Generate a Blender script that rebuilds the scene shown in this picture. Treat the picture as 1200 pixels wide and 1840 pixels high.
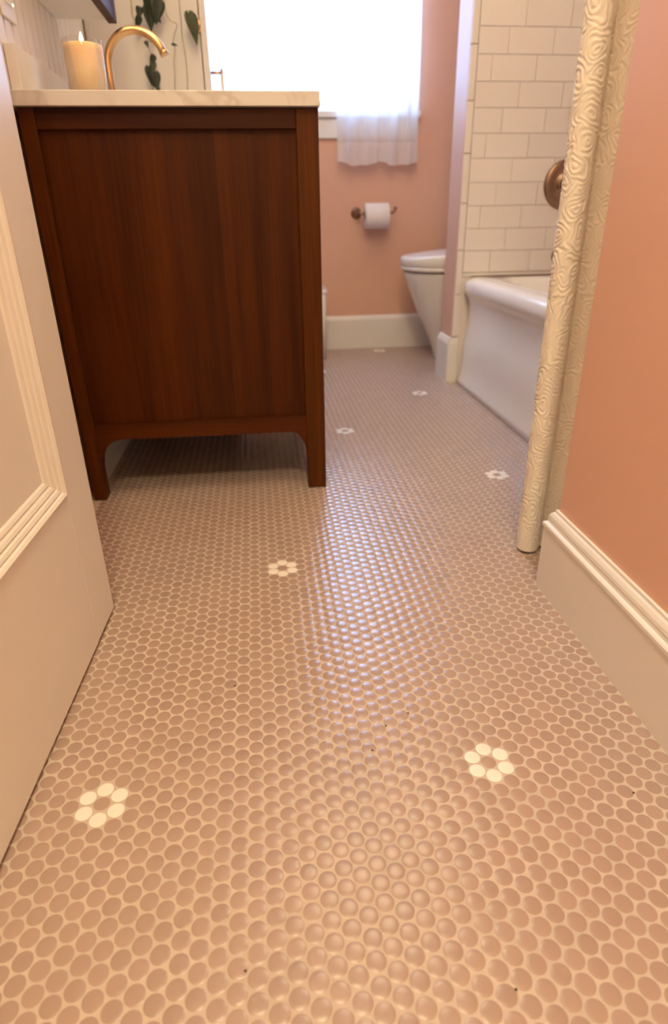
import bpy, bmesh, math, random
import numpy as np
from mathutils import Vector, Matrix

SC = bpy.context.scene
COL = SC.collection
for o in list(bpy.data.objects):
    bpy.data.objects.remove(o)
random.seed(4)
S = 0.0206                     # penny tile pitch (m)
HX = S * math.sqrt(3) / 2      # column spacing

# ------------------------------------------------------------------ camera
cam = bpy.data.cameras.new('camera')
cam.sensor_fit = 'VERTICAL'
cam.sensor_height = 36.0
cam.sensor_width = 36.0 * 1200 / 1840
cam.lens = 1114.44 / 1840 * 36.0
cam.clip_start = 0.01
cam_o = bpy.data.objects.new('camera', cam)
COL.objects.link(cam_o)
CR = Vector((0.99280644, -0.11881360, -0.01478842))
CU = Vector((0.06465791, 0.42808369, 0.90142316))
CF = Vector((0.10077065, 0.89589491, -0.43268648))
CP = Vector((0.21674433, -0.53167502, 0.61310954))
M = Matrix.Identity(4)
for i in range(3):
    M[i][0], M[i][1], M[i][2], M[i][3] = CR[i], CU[i], -CF[i], CP[i]
cam_o.matrix_world = M
cam.dof.use_dof = True
cam.dof.focus_distance = 0.86
cam.dof.aperture_fstop = 3.8
SC.camera = cam_o

# ------------------------------------------------------------------ view, world, lights
SC.view_settings.view_transform = 'Standard'
SC.view_settings.look = 'None'
SC.view_settings.gamma = 1.0
SC.view_settings.use_curve_mapping = False
SC.view_settings.exposure = 0.09
SC.cycles.use_denoising = True
SC.cycles.max_bounces = 10
SC.cycles.diffuse_bounces = 6
SC.cycles.transparent_max_bounces = 16
SC.cycles.sample_clamp_indirect = 6.0

w = bpy.data.worlds.new('overcast_sky')
SC.world = w
w.use_nodes = True
wb = w.node_tree.nodes['Background']
wb.inputs[0].default_value = (0.37, 0.59, 1.0, 1)
wb.inputs[1].default_value = 20

WARM = (1.0, 0.835, 0.52)
def lamp(name, loc, power, size, color, target=None, kind='AREA', portal=False, size_y=None):
    l = bpy.data.lights.new(name, kind)
    l.energy = power
    l.color = color
    if kind == 'AREA':
        if size_y:
            l.shape = 'RECTANGLE'; l.size = size; l.size_y = size_y
        else:
            l.shape = 'DISK'; l.size = size
        if portal:
            l.cycles.is_portal = True
    else:
        l.shadow_soft_size = size
    o = bpy.data.objects.new(name, l)
    o.location = loc
    if target is not None:
        o.rotation_euler = (Vector(target) - Vector(loc)).to_track_quat('-Z', 'Y').to_euler()
    COL.objects.link(o)
    return o
lamp('entry_fill_light', (0.24, 0.10, 2.20), 25, 0.30, WARM, kind='POINT')  # added fill with no known fixture, lifts the floor before the vanity
lamp('hall_ceiling_lamp', (0.22, -1.12, 2.33), 68, 0.13, WARM, kind='POINT')
lamp('bath_ceiling_lamp', (0.60, 1.30, 2.10), 13, 0.28, WARM, kind='POINT')
lamp('window_portal', (0.54, 2.80, 1.47), 1, 0.90, (1, 1, 1), (0.54, 2.0, 1.47), portal=True, size_y=0.98)

# ------------------------------------------------------------------ materials
MATS = {}
def mat(name, color, rough=0.5, spec=0.5, var=0.04, scale=6.0, bump=0.0, bscale=60.0, metallic=0.0, coat=0.0, island=0.0):
    m = bpy.data.materials.new(name)
    m.use_nodes = True
    nt = m.node_tree; N = nt.nodes; L = nt.links
    b = N['Principled BSDF']
    b.inputs['Roughness'].default_value = rough
    b.inputs['Specular IOR Level'].default_value = spec
    b.inputs['Metallic'].default_value = metallic
    b.inputs['Coat Weight'].default_value = coat
    tc = N.new('ShaderNodeTexCoord')
    nz = N.new('ShaderNodeTexNoise')
    nz.inputs['Scale'].default_value = scale
    nz.inputs['Detail'].default_value = 4
    L.new(tc.outputs['Object'], nz.inputs['Vector'])
    r = N.new('ShaderNodeValToRGB')
    r.color_ramp.elements[0].position = 0.3
    r.color_ramp.elements[1].position = 0.7
    r.color_ramp.elements[0].color = tuple(c * (1 - var) for c in color) + (1,)
    r.color_ramp.elements[1].color = tuple(min(1, c * (1 + var)) for c in color) + (1,)
    L.new(nz.outputs['Fac'], r.inputs[0])
    out = r.outputs[0]
    if island:
        g = N.new('ShaderNodeNewGeometry')
        oi = N.new('ShaderNodeObjectInfo')
        ad = N.new('ShaderNodeMath'); ad.operation = 'ADD'
        L.new(g.outputs['Random Per Island'], ad.inputs[0]); L.new(oi.outputs['Random'], ad.inputs[1])
        fr = N.new('ShaderNodeMath'); fr.operation = 'FRACT'
        L.new(ad.outputs[0], fr.inputs[0])
        mr = N.new('ShaderNodeMapRange')
        mr.inputs['To Min'].default_value = 1 - island
        mr.inputs['To Max'].default_value = 1 + island
        L.new(fr.outputs[0], mr.inputs['Value'])
        mx = N.new('ShaderNodeVectorMath'); mx.operation = 'SCALE'
        L.new(out, mx.inputs[0]); L.new(mr.outputs[0], mx.inputs['Scale'])
        out = mx.outputs[0]
    L.new(out, b.inputs['Base Color'])
    if bump:
        n2 = N.new('ShaderNodeTexNoise'); n2.inputs['Scale'].default_value = bscale
        L.new(tc.outputs['Object'], n2.inputs['Vector'])
        bp = N.new('ShaderNodeBump'); bp.inputs['Strength'].default_value = bump
        bp.inputs['Distance'].default_value = 0.002
        L.new(n2.outputs['Fac'], bp.inputs['Height']); L.new(bp.outputs[0], b.inputs['Normal'])
    MATS[name] = m
    return m

def wood(name, c1, c2, axis='Z', rough=0.42):
    m = bpy.data.materials.new(name); m.use_nodes = True
    nt = m.node_tree; N = nt.nodes; L = nt.links; b = N['Principled BSDF']
    b.inputs['Roughness'].default_value = rough
    b.inputs['Specular IOR Level'].default_value = 0.16
    tc = N.new('ShaderNodeTexCoord')
    oi = N.new('ShaderNodeObjectInfo')
    mul = N.new('ShaderNodeVectorMath'); mul.operation = 'SCALE'; mul.inputs['Scale'].default_value = 7.3
    cx = N.new('ShaderNodeCombineXYZ')
    for i in range(3): L.new(oi.outputs['Random'], cx.inputs[i])
    L.new(cx.outputs[0], mul.inputs[0])
    ad = N.new('ShaderNodeVectorMath'); ad.operation = 'ADD'
    L.new(tc.outputs['Object'], ad.inputs[0]); L.new(mul.outputs[0], ad.inputs[1])
    def streak(s_across, s_along, detail):
        mp = N.new('ShaderNodeMapping')
        sc = [s_across] * 3; sc['XYZ'.index(axis)] = s_along
        mp.inputs['Scale'].default_value = sc
        L.new(ad.outputs[0], mp.inputs[0])
        n = N.new('ShaderNodeTexNoise'); n.inputs['Scale'].default_value = 1.0
        n.inputs['Detail'].default_value = detail; n.inputs['Distortion'].default_value = 0.35
        L.new(mp.outputs[0], n.inputs['Vector'])
        return n
    a = streak(26, 0.9, 3); f = streak(190, 5, 3)
    mx = N.new('ShaderNodeMath'); mx.operation = 'MULTIPLY_ADD'
    mx.inputs[1].default_value = 0.45
    L.new(f.outputs['Fac'], mx.inputs[0])
    m2 = N.new('ShaderNodeMath'); m2.operation = 'MULTIPLY'; m2.inputs[1].default_value = 0.55
    L.new(a.outputs['Fac'], m2.inputs[0]); L.new(m2.outputs[0], mx.inputs[2])
    r = N.new('ShaderNodeValToRGB')
    r.color_ramp.elements[0].position = 0.36; r.color_ramp.elements[1].position = 0.66
    r.color_ramp.elements[0].color = c1 + (1,); r.color_ramp.elements[1].color = c2 + (1,)
    L.new(mx.outputs[0], r.inputs[0])
    tone = N.new('ShaderNodeMapRange'); tone.inputs['To Min'].default_value = 0.88; tone.inputs['To Max'].default_value = 1.14
    L.new(oi.outputs['Random'], tone.inputs['Value'])
    sv = N.new('ShaderNodeVectorMath'); sv.operation = 'SCALE'
    L.new(r.outputs[0], sv.inputs[0]); L.new(tone.outputs[0], sv.inputs['Scale'])
    L.new(sv.outputs[0], b.inputs['Base Color'])
    bp = N.new('ShaderNodeBump'); bp.inputs['Strength'].default_value = 0.15; bp.inputs['Distance'].default_value = 0.001
    L.new(f.outputs['Fac'], bp.inputs['Height']); L.new(bp.outputs[0], b.inputs['Normal'])
    MATS[name] = m
    return m

def marble(name):
    m = bpy.data.materials.new(name); m.use_nodes = True
    nt = m.node_tree; N = nt.nodes; L = nt.links; b = N['Principled BSDF']
    b.inputs['Roughness'].default_value = 0.25
    tc = N.new('ShaderNodeTexCoord')
    n = N.new('ShaderNodeTexNoise'); n.inputs['Scale'].default_value = 5.0
    n.inputs['Detail'].default_value = 5; n.inputs['Distortion'].default_value = 1.6
    L.new(tc.outputs['Object'], n.inputs['Vector'])
    r = N.new('ShaderNodeValToRGB'); e = r.color_ramp.elements
    e[0].position = 0.46; e[0].color = (0.68, 0.65, 0.615, 1)
    e[1].position = 0.56; e[1].color = (0.68, 0.65, 0.615, 1)
    x = e.new(0.505); x.color = (0.56, 0.515, 0.48, 1)
    L.new(n.outputs['Fac'], r.inputs[0]); L.new(r.outputs[0], b.inputs['Base Color'])
    MATS[name] = m

PAINT = (0.72, 0.44, 0.325)
mat('pink_paint', PAINT, 0.5, 0.25, 0.02, 3, 0.05, 160)
mat('white_paint', (0.80, 0.77, 0.73), 0.35, 0.5, 0.015, 5)
mat('linen_paint', (0.66, 0.62, 0.585), 0.4, 0.4, 0.015, 5)
mat('door_paint', (0.80, 0.765, 0.72), 0.38, 0.5, 0.015, 4)
mat('ceiling_paint', (0.82, 0.80, 0.77), 0.7, 0.3, 0.01, 3)
mat('grout', (0.55, 0.455, 0.385), 0.85, 0.2, 0.07, 14, 0.2, 500)
mat('taupe_glaze', (0.39, 0.275, 0.228), 0.20, 0.7, 0.03, 9, island=0.05)
mat('white_glaze', (0.84, 0.80, 0.74), 0.28, 0.5, 0.02, 9, island=0.02)
mat('hall_wood', (0.30, 0.17, 0.09), 0.4, 0.4, 0.2, 8)
mat('subway_glaze', (0.80, 0.74, 0.70), 0.12, 0.5, 0.02, 2, island=0.025)
mat('tile_grout', (0.70, 0.62, 0.57), 0.8, 0.2, 0.03, 20)
mat('enamel', (0.90, 0.88, 0.87), 0.16, 0.5, 0.01, 3, coat=0.2)
mat('porcelain', (0.80, 0.775, 0.74), 0.14, 0.5, 0.01, 3)
mat('seat_plastic', (0.83, 0.80, 0.77), 0.25, 0.5, 0.01, 3)
mat('brass', (0.66, 0.42, 0.21), 0.28, 0.5, 0.05, 20, metallic=1.0)
mat('bronze', (0.30, 0.185, 0.125), 0.30, 0.5, 0.12, 25, metallic=0.85)
mat('paper', (0.82, 0.77, 0.76), 0.9, 0.1, 0.02, 30, 0.15, 300)
mat('leaf', (0.016, 0.024, 0.012), 0.5, 0.4, 0.3, 60)
mat('leaf_pale', (0.050, 0.060, 0.025), 0.45, 0.4, 0.25, 60)
mat('vine_stem', (0.36, 0.27, 0.18), 0.6, 0.3, 0.2, 60)
mat('terracotta', (0.45, 0.20, 0.11), 0.8, 0.2, 0.1, 20)
mat('soil', (0.05, 0.035, 0.025), 0.95, 0.1, 0.4, 90, 0.6, 120)
mat('curtain_cotton', (0.83, 0.77, 0.68), 0.9, 0.15, 0.02, 40, 0.25, 900)
mat('wick', (0.03, 0.02, 0.02), 0.9, 0.1, 0.2, 80)
mat('outlet_plastic', (0.80, 0.78, 0.76), 0.35, 0.5, 0.01, 10)
mat('slot_dark', (0.03, 0.03, 0.03), 0.7, 0.2, 0.1, 10)
mat('bin_plastic', (0.78, 0.76, 0.74), 0.4, 0.4, 0.02, 10)
mat('speck', (0.02, 0.015, 0.01), 0.8, 0.2, 0.1, 100)
mat('beadboard_paint', (0.80, 0.76, 0.76), 0.32, 0.5, 0.02, 6)
wood('walnut', (0.029, 0.0050, 0.0002), (0.074, 0.0165, 0.0004))
wood('walnut_leg', (0.040, 0.0085, 0.0003), (0.098, 0.0260, 0.0007))
wood('walnut_cross', (0.029, 0.0050, 0.0002), (0.070, 0.0155, 0.0004), axis='X')
wood('walnut_y', (0.029, 0.0050, 0.0002), (0.070, 0.0155, 0.0004), axis='Y')
marble('marble')
mat('marble_light', (0.84, 0.81, 0.79), 0.22, 0.5, 0.04, 7)

def glass_mat(name, tint, refl=0.5):
    m = bpy.data.materials.new(name); m.use_nodes = True
    nt = m.node_tree; N = nt.nodes; L = nt.links
    N.remove(N['Principled BSDF'])
    t = N.new('ShaderNodeBsdfTransparent'); t.inputs[0].default_value = tint + (1,)
    g = N.new('ShaderNodeBsdfGlossy'); g.inputs['Roughness'].default_value = 0.03
    lw = N.new('ShaderNodeLayerWeight'); lw.inputs[0].default_value = 0.35
    k = N.new('ShaderNodeMath'); k.operation = 'MULTIPLY'; k.inputs[1].default_value = refl
    L.new(lw.outputs['Fresnel'], k.inputs[0])
    mx = N.new('ShaderNodeMixShader')
    L.new(k.outputs[0], mx.inputs[0]); L.new(t.outputs[0], mx.inputs[1]); L.new(g.outputs[0], mx.inputs[2])
    L.new(mx.outputs[0], N['Material Output'].inputs[0])
    MATS[name] = m
glass_mat('window_glass', (0.94, 0.97, 0.99), 0.4)
glass_mat('tumbler_glass', (0.98, 0.97, 0.96), 0.35)

def sheer(name, transp):
    m = bpy.data.materials.new(name); m.use_nodes = True
    nt = m.node_tree; N = nt.nodes; L = nt.links
    N.remove(N['Principled BSDF'])
    tc = N.new('ShaderNodeTexCoord')
    n = N.new('ShaderNodeTexNoise'); n.inputs['Scale'].default_value = 300
    L.new(tc.outputs['Object'], n.inputs['Vector'])
    r = N.new('ShaderNodeMapRange'); r.inputs['To Min'].default_value = transp - 0.06; r.inputs['To Max'].default_value = transp + 0.06
    L.new(n.outputs['Fac'], r.inputs['Value'])
    d = N.new('ShaderNodeBsdfDiffuse'); d.inputs[0].default_value = (0.92, 0.90, 0.91, 1)
    tl = N.new('ShaderNodeBsdfTranslucent'); tl.inputs[0].default_value = (0.92, 0.90, 0.91, 1)
    a = N.new('ShaderNodeMixShader'); a.inputs[0].default_value = 0.5
    L.new(d.outputs[0], a.inputs[1]); L.new(tl.outputs[0], a.inputs[2])
    t = N.new('ShaderNodeBsdfTransparent')
    b = N.new('ShaderNodeMixShader')
    L.new(r.outputs[0], b.inputs[0]); L.new(a.outputs[0], b.inputs[1]); L.new(t.outputs[0], b.inputs[2])
    L.new(b.outputs[0], N['Material Output'].inputs[0])
    MATS[name] = m
sheer('sheer_voile', 0.22)
sheer('sheer_hem', 0.06)

def emit(name, color, strength):
    m = bpy.data.materials.new(name); m.use_nodes = True
    b = m.node_tree.nodes['Principled BSDF']
    b.inputs['Base Color'].default_value = (0, 0, 0, 1)
    b.inputs['Emission Color'].default_value = color + (1,)
    b.inputs['Emission Strength'].default_value = strength
    MATS[name] = m
emit('flame', (1.0, 0.72, 0.36), 30)
emit('green_led', (0.35, 1.0, 0.45), 6)
mw = mat('wax', (0.86, 0.70, 0.48), 0.5, 0.3, 0.02, 20)
wbs = mw.node_tree.nodes['Principled BSDF']
wbs.inputs['Subsurface Weight'].default_value = 0.8
wbs.inputs['Subsurface Radius'].default_value = (1.0, 0.55, 0.25)
wbs.inputs['Subsurface Scale'].default_value = 0.03
mm = mat('mirror_silver', (0.9, 0.9, 0.92), 0.03, 0.5, 0.01, 3, metallic=1.0)

# ------------------------------------------------------------------ mesh helpers
class MB:
    def __init__(s):
        s.v = []; s.f = []; s.smooth = []
    def add(s, verts, faces, smooth=False):
        o = len(s.v); s.v += [tuple(p) for p in verts]
        s.f += [tuple(i + o for i in f) for f in faces]
        s.smooth += [smooth] * len(faces)
        return s
    def box(s, x0, x1, y0, y1, z0, z1):
        return s.add([(x0,y0,z0),(x1,y0,z0),(x1,y1,z0),(x0,y1,z0),(x0,y0,z1),(x1,y0,z1),(x1,y1,z1),(x0,y1,z1)],
              [(0,3,2,1),(4,5,6,7),(0,1,5,4),(1,2,6,5),(2,3,7,6),(3,0,4,7)])
    def prism(s, poly, fn, a, b, smooth=False):
        n = len(poly)
        v = [fn(p, q, a) for p, q in poly] + [fn(p, q, b) for p, q in poly]
        f = [tuple(range(n)), tuple(range(2*n-1, n-1, -1))]
        s.add(v, f)
        o = len(s.v) - 2*n
        for i in range(n):
            j = (i+1) % n
            s.f.append((o+i, o+n+i, o+n+j, o+j)); s.smooth.append(smooth)
        return s
    def loft(s, rings, smooth=True, cap0=True, cap1=True, closed=True):
        n = len(rings[0]); v = [p for r in rings for p in r]; f = []
        for k in range(len(rings)-1):
            for i in range(n if closed else n-1):
                j = (i+1) % n
                f.append((k*n+i, k*n+j, (k+1)*n+j, (k+1)*n+i))
        s.add(v, f, smooth)
        o = len(s.v) - len(v)
        if cap0: s.f.append(tuple(o+i for i in range(n-1,-1,-1))); s.smooth.append(False)
        if cap1: s.f.append(tuple(o+(len(rings)-1)*n+i for i in range(n))); s.smooth.append(False)
        return s
    def tube(s, path, r, seg=12):
        P = [Vector(p) for p in path]; rings = []
        t0 = (P[1]-P[0]).normalized()
        n = t0.orthogonal().normalized()
        for i, p in enumerate(P):
            t = (P[min(i+1,len(P)-1)] - P[max(i-1,0)]).normalized()
            n = (n - t*n.dot(t)).normalized(); b = t.cross(n)
            rr = r[i] if isinstance(r, (list, tuple)) else r
            rings.append([p + (n*math.cos(2*math.pi*k/seg) + b*math.sin(2*math.pi*k/seg))*rr for k in range(seg)])
        return s.loft(rings)
    def lathe(s, prof, c, axis='Z', seg=32, cap0=True, cap1=True):
        rings = []
        for r, h in prof:
            ring = []
            for k in range(seg):
                a = 2*math.pi*k/seg; u, v = r*math.cos(a), r*math.sin(a)
                if axis == 'Z': p = (c[0]+u, c[1]+v, c[2]+h)
                elif axis == 'Y': p = (c[0]+u, c[1]+h, c[2]+v)
                else: p = (c[0]+h, c[1]+u, c[2]+v)
                ring.append(p)
            rings.append(ring)
        return s.loft(rings, cap0=cap0, cap1=cap1)

WORLD = {}
def wloc(o):
    return WORLD.get(o.name, Vector((0,0,0))) if o is not None else Vector((0,0,0))
def obj(name, mb, m, parent=None, bevel=0.0, origin=None, recalc=True, solid=0.0):
    V = np.array(mb.v, dtype=float)
    if origin is None:
        mn, mx = V.min(0), V.max(0)
        origin = ((mn[0]+mx[0])/2, (mn[1]+mx[1])/2, mn[2])
    V = V - np.array(origin)
    me = bpy.data.meshes.new(name)
    me.from_pydata([tuple(p) for p in V], [], mb.f)
    me.polygons.foreach_set('use_smooth', mb.smooth)
    if recalc:
        bm = bmesh.new(); bm.from_mesh(me)
        bmesh.ops.recalc_face_normals(bm, faces=bm.faces); bm.to_mesh(me); bm.free()
    me.materials.append(MATS[m])
    o = bpy.data.objects.new(name, me)
    COL.objects.link(o)
    WORLD[o.name] = Vector(origin)
    if parent is not None: o.parent = parent
    o.location = Vector(origin) - wloc(parent)
    if bevel:
        b = o.modifiers.new('bevel', 'BEVEL'); b.width = bevel; b.segments = 2
        b.limit_method = 'ANGLE'; b.angle_limit = math.radians(40)
    if solid:
        d = o.modifiers.new('solid', 'SOLIDIFY'); d.thickness = solid
    return o
def tag(o, label=None, cat=None, group=None, kind=None):
    if label: o['label'] = label
    if cat: o['category'] = cat
    if group: o['group'] = group
    if kind: o['kind'] = kind
    return o
def thing(name, loc, label=None, cat=None, group=None, kind=None):
    o = bpy.data.objects.new(name, None); o.empty_display_size = 0.05
    COL.objects.link(o); o.location = loc; WORLD[o.name] = Vector(loc)
    return tag(o, label, cat, group, kind)
def struct(name, mb, m, parent=None, bevel=0.0, label=None):
    return tag(obj(name, mb, m, parent, bevel), label, kind=None if parent else 'structure')
def bx(*a): return MB().box(*a)
def catmull(P, n=8):
    P = [np.array(p, float) for p in P]; out = []
    Q = [2*P[0]-P[1]] + P + [2*P[-1]-P[-2]]
    for i in range(1, len(Q)-2):
        for k in range(n):
            t = k/n
            out.append(0.5*((2*Q[i]) + (-Q[i-1]+Q[i+1])*t + (2*Q[i-1]-5*Q[i]+4*Q[i+1]-Q[i+2])*t*t + (-Q[i-1]+3*Q[i]-3*Q[i+1]+Q[i+2])*t**3))
    out.append(P[-1]); return out

# ------------------------------------------------------------------ room shell
XL = -0.212        # face of left wall
XR = 0.703         # face of right wall
YF = 2.642         # face of far wall
YE = 0.366         # end of right wall / near end of tub alcove
YP0, YP1 = 1.874, 2.015   # partition between tub and toilet
XP = 0.958
XS = 1.760         # side wall behind tub and toilet
ZC = 2.42
WX0, WX1, WZ0, WZ1 = 0.10, 0.97, 1.018, 1.93
floor = struct('floor', bx(XL, XS, -0.40, YF, -0.06, -0.0001), 'grout', label='penny tile bathroom floor with pale grout')
struct('floor', bx(-0.95, 1.75, -2.4, -0.40, -0.06, 0.002), 'hall_wood')
struct('ceiling', bx(-1.05, 1.9, -2.5, YF+0.16, ZC, ZC+0.08), 'ceiling_paint')
wl = struct('wall_left', bx(XL-0.1, XL, -0.40, YF+0.1, -0.06, ZC), 'pink_paint', label='left wall clad in pale beadboard')
fw_ = MB()
fw_.box(XL, WX0, YF, YF+0.15, -0.06, ZC).box(WX1, XS+0.1, YF, YF+0.15, -0.06, ZC)
fw_.box(WX0, WX1, YF, YF+0.15, -0.06, WZ0-0.026).box(WX0, WX1, YF, YF+0.15, WZ1, ZC)
struct('wall_far', fw_, 'pink_paint', label='pink far wall with the window')
struct('wall_right', bx(XR, XS+0.1, -0.40, YE, -0.06, ZC), 'pink_paint', label='pink wall beside the doorway at right')
wp = struct('wall_partition', bx(XP, XS, YP0, YP1, -0.06, ZC), 'pink_paint', label='partition between tub and toilet, tiled on the tub side')
ws = struct('wall_side', bx(XS, XS+0.1, YE, YF, -0.06, ZC), 'pink_paint', label='side wall behind tub and toilet')
nw = MB()
nw.box(-0.95, -0.135, -0.52, -0.40, -0.06, ZC).box(0.70, 1.75, -0.52, -0.40, -0.06, ZC).box(-0.135, 0.70, -0.52, -0.40, 2.05, ZC)
struct('wall_near', nw, 'pink_paint')
struct('wall_hall_left', bx(-1.05, -0.95, -2.4, -0.40, -0.06, ZC), 'white_paint')
struct('wall_hall_right', bx(1.75, 1.85, -2.4, -0.40, -0.06, ZC), 'white_paint')
struct('wall_hall_end', bx(-1.05, 1.85, -2.5, -2.4, -0.06, ZC), 'white_paint')

# beadboard planks on the left wall
bp_ = 0.0445
y = 0.30
while y < 1.62:
    y1 = min(y + bp_, 1.628)
    prof = [(y+0.0008, 0), (y+0.0008, 0.004), (y+0.003, 0.0075), (y1-0.010, 0.0075), (y1-0.0085, 0.004), (y1-0.007, 0.0065), (y1-0.0035, 0.0065), (y1-0.0015, 0.004), (y1-0.0008, 0)]
    mb = MB().prism(prof, lambda p, q, t: (XL+q, p, t), 0.80, ZC)
    obj('bead_board', mb, 'beadboard_paint', wl)
    y = y1

# baseboards
BB = [(0,0),(.016,0),(.016,.119),(.0185,.121),(.0185,.1265),(.0165,.1285),(.0125,.130),(.0118,.134),(.0125,.138),(.0115,.143),(.0085,.1475),(.0055,.150),(.005,.154),(0,.154)]
YB = YE + 0.014
mb = MB().prism(BB, lambda p, q, t: (XR-p, t if t < 0 else YE+p, q), -0.40, 1.0)
mb.prism(BB, lambda p, q, t: (XR-p if t < 1 else XR+0.25, YE+p, q), 0.0, 1.0)
struct('baseboard_right', mb, 'white_paint', label='tall white baseboard with moulded cap along the right wall')
BF = [(0,0),(.016,0),(.016,.138),(.0135,.145),(.011,.150),(.007,.154),(.004,.157),(0,.157)]
struct('baseboard_far', MB().prism(BF, lambda p, q, t: (t, YF-p, q), XL, XS), 'white_paint', label='tall white baseboard under the window wall')
struct('baseboard_left', MB().prism(BF, lambda p, q, t: (XL+p, t, q), 0.926, 1.571), 'white_paint', label='white baseboard behind the vanity')
BPp = [(0,0),(.016,0),(.016,.150),(.013,.158),(.008,.168),(.004,.172),(0,.172)]
mb = MB().prism(BPp, lambda p, q, t: (XP-p, (YP0-0.006-p*0.5) if t < 1 else YP1, q), 0.0, 1.0)
mb.prism(BPp, lambda p, q, t: (XP-p if t < 1 else XP+0.026, YP0-0.002-p*0.5, q), 0.0, 1.0)
struct('baseboard_partition', mb, 'white_paint', label='white baseboard block wrapped round the partition end')

# penny tiles
flowers = [(0,0),(26,0),(13,24.5),(45,43.5),(26,64),(45,83.5),(45,123.5),(26,104)]
petals = set()
for n, k in flowers:
    for dn, dk in ((0,1),(0,-1),(1,.5),(1,-.5),(-1,.5),(-1,-.5)):
        petals.add((n+dn, k+dk))
def tile_geo(seg, rings):
    R = 0.00945
    rad = {3: [(1.03, -0.00015), (0.88, 0.00014), (0.55, 0.00034)], 2: [(1.03, -0.00015), (0.72, 0.00026)]}[rings]
    v = []; f = []
    for r, z in rad:
        for i in range(seg):
            a = 2*math.pi*i/seg
            v.append((R*r*math.cos(a), R*r*math.sin(a), z))
    m = len(rad)
    for k in range(m-1):
        for i in range(seg):
            j = (i+1) % seg
            f.append((k*seg+i, k*seg+j, (k+1)*seg+j, (k+1)*seg+i))
    c = len(v); v.append((0,0,0.00042))
    for i in range(seg):
        f.append(((m-1)*seg+i, (m-1)*seg+(i+1) % seg, c))
    return v, f
def tile_mesh(name, m, seg=26, rings=3):
    v, f = tile_geo(seg, rings)
    me = bpy.data.meshes.new(name); me.from_pydata(v, [], f)
    me.polygons.foreach_set('use_smooth', [True]*len(f)); me.materials.append(MATS[m])
    return me
tm_t = tile_mesh('penny_tile', 'taupe_glaze'); tm_w = tile_mesh('white_penny_tile', 'white_glaze')
def pix(p):
    d = Vector(p) - CP; z = d.dot(CF)
    return 600 + 1114.44*d.dot(CR)/z, 920 - 1114.44*d.dot(CU)/z, z
cand = []; white = []
R = 0.0095
for n in range(-11, 76):
    x = n*HX
    for k2 in range(-40, 270):
        k = k2/2
        if (n % 2 == 0) != (k2 % 2 == 0): continue
        yy = k*S
        if yy < -0.40+R or yy > YF-R-0.004 or x < XL+R+0.014: continue
        if yy < YE+0.022 and x > XR-0.0075: continue
        if YE < yy < YP0 and x > 0.992: continue
        if YP0-0.03 < yy < YP1 and x > XP-0.010: continue
        if x > 1.30: continue
        if (n, k) in petals: white.append((x, yy)); continue
        px, py, z = pix((x, yy, 0)) if yy > -0.36 else (-1, 0, 9)
        vis = z > 0.1 and 0 < px < 1200 and py < 1845 and x > -0.075 and not (yy < 0.36 and x > XR-0.018)
        if vis and px < 207 and py < 1100 + (207-px)*2.30 and py > 1100: vis = False
        cand.append((z if vis else 99, x, yy))
cand.sort()
def place_tile(me, x, yy, nm):
    o = bpy.data.objects.new(nm, me); COL.objects.link(o); o.parent = floor
    o.location = Vector((x, yy, 0)) - wloc(floor)
    o.rotation_euler = (random.gauss(0, .006), random.gauss(0, .006), random.uniform(0, 6.28))
for z, x, yy in cand[:300]: place_tile(tm_t, x, yy, 'penny_tile')
for x, yy in white: place_tile(tm_w, x, yy, 'white_penny_tile')
rest = cand[300:]
tv, tf = tile_geo(18, 2)
tv = np.array(tv)
allv = np.zeros((len(rest)*len(tv), 3)); allf = []
for i, (z, x, yy) in enumerate(rest):
    q = tv.copy()
    q[:,2] += q[:,0]*random.gauss(0, .006) + q[:,1]*random.gauss(0, .006)
    allv[i*len(tv):(i+1)*len(tv)] = q + np.array((x, yy, 0))
    o = i*len(tv)
    allf += [tuple(a+o for a in fc) for fc in tf]
mb = MB(); mb.v = [tuple(p) for p in allv]; mb.f = allf; mb.smooth = [True]*len(allf)
tag(obj('penny_tile_field', mb, 'taupe_glaze', floor, recalc=False), kind='stuff')
# tiny dark chips fallen on the floor
mb = MB()
for x, yy in [(0.1486, 0.1811), (0.3246, 0.0368), (0.3494, 0.0755), (0.3839, 0.0944), (0.6148, -0.0658), (0.4021, -0.244), (0.1672, -0.1989)]:
    mb.lathe([(0.0009, 0.0004), (0.0013, 0.0009), (0.0007, 0.0015)], (x, yy, 0), seg=7)
tag(obj('dust_specks', mb, 'speck', floor), kind='stuff')

# subway tiles on the tub end wall
TL, TH, G = 0.1524, 0.0728, 0.0014
x0 = XP + 0.026
z0 = 0.4105
sub = {}
def sub_tile(xa, xb, za, zb):
    key = (round(xb-xa, 3), round(zb-za, 3))
    if key not in sub:
        t = MB().box(-(xb-xa)/2, (xb-xa)/2, -0.004, 0.004, 0, zb-za)
        me = bpy.data.meshes.new('wall_tile'); me.from_pydata(t.v, [], t.f); me.materials.append(MATS['subway_glaze'])
        sub[key] = me
    o = bpy.data.objects.new('wall_tile', sub[key]); COL.objects.link(o); o.parent = wp
    o.location = Vector(((xa+xb)/2, YP0-0.0055, za)) - wloc(wp)
    o.rotation_euler = (random.gauss(0, .0025), 0, random.gauss(0, .0025))
    b = o.modifiers.new('bevel', 'BEVEL'); b.width = 0.0012; b.segments = 2
obj('grout_bed', bx(x0, XS-0.002, YP0-0.0052, YP0, z0-0.006, 2.2), 'tile_grout', wp)
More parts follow.
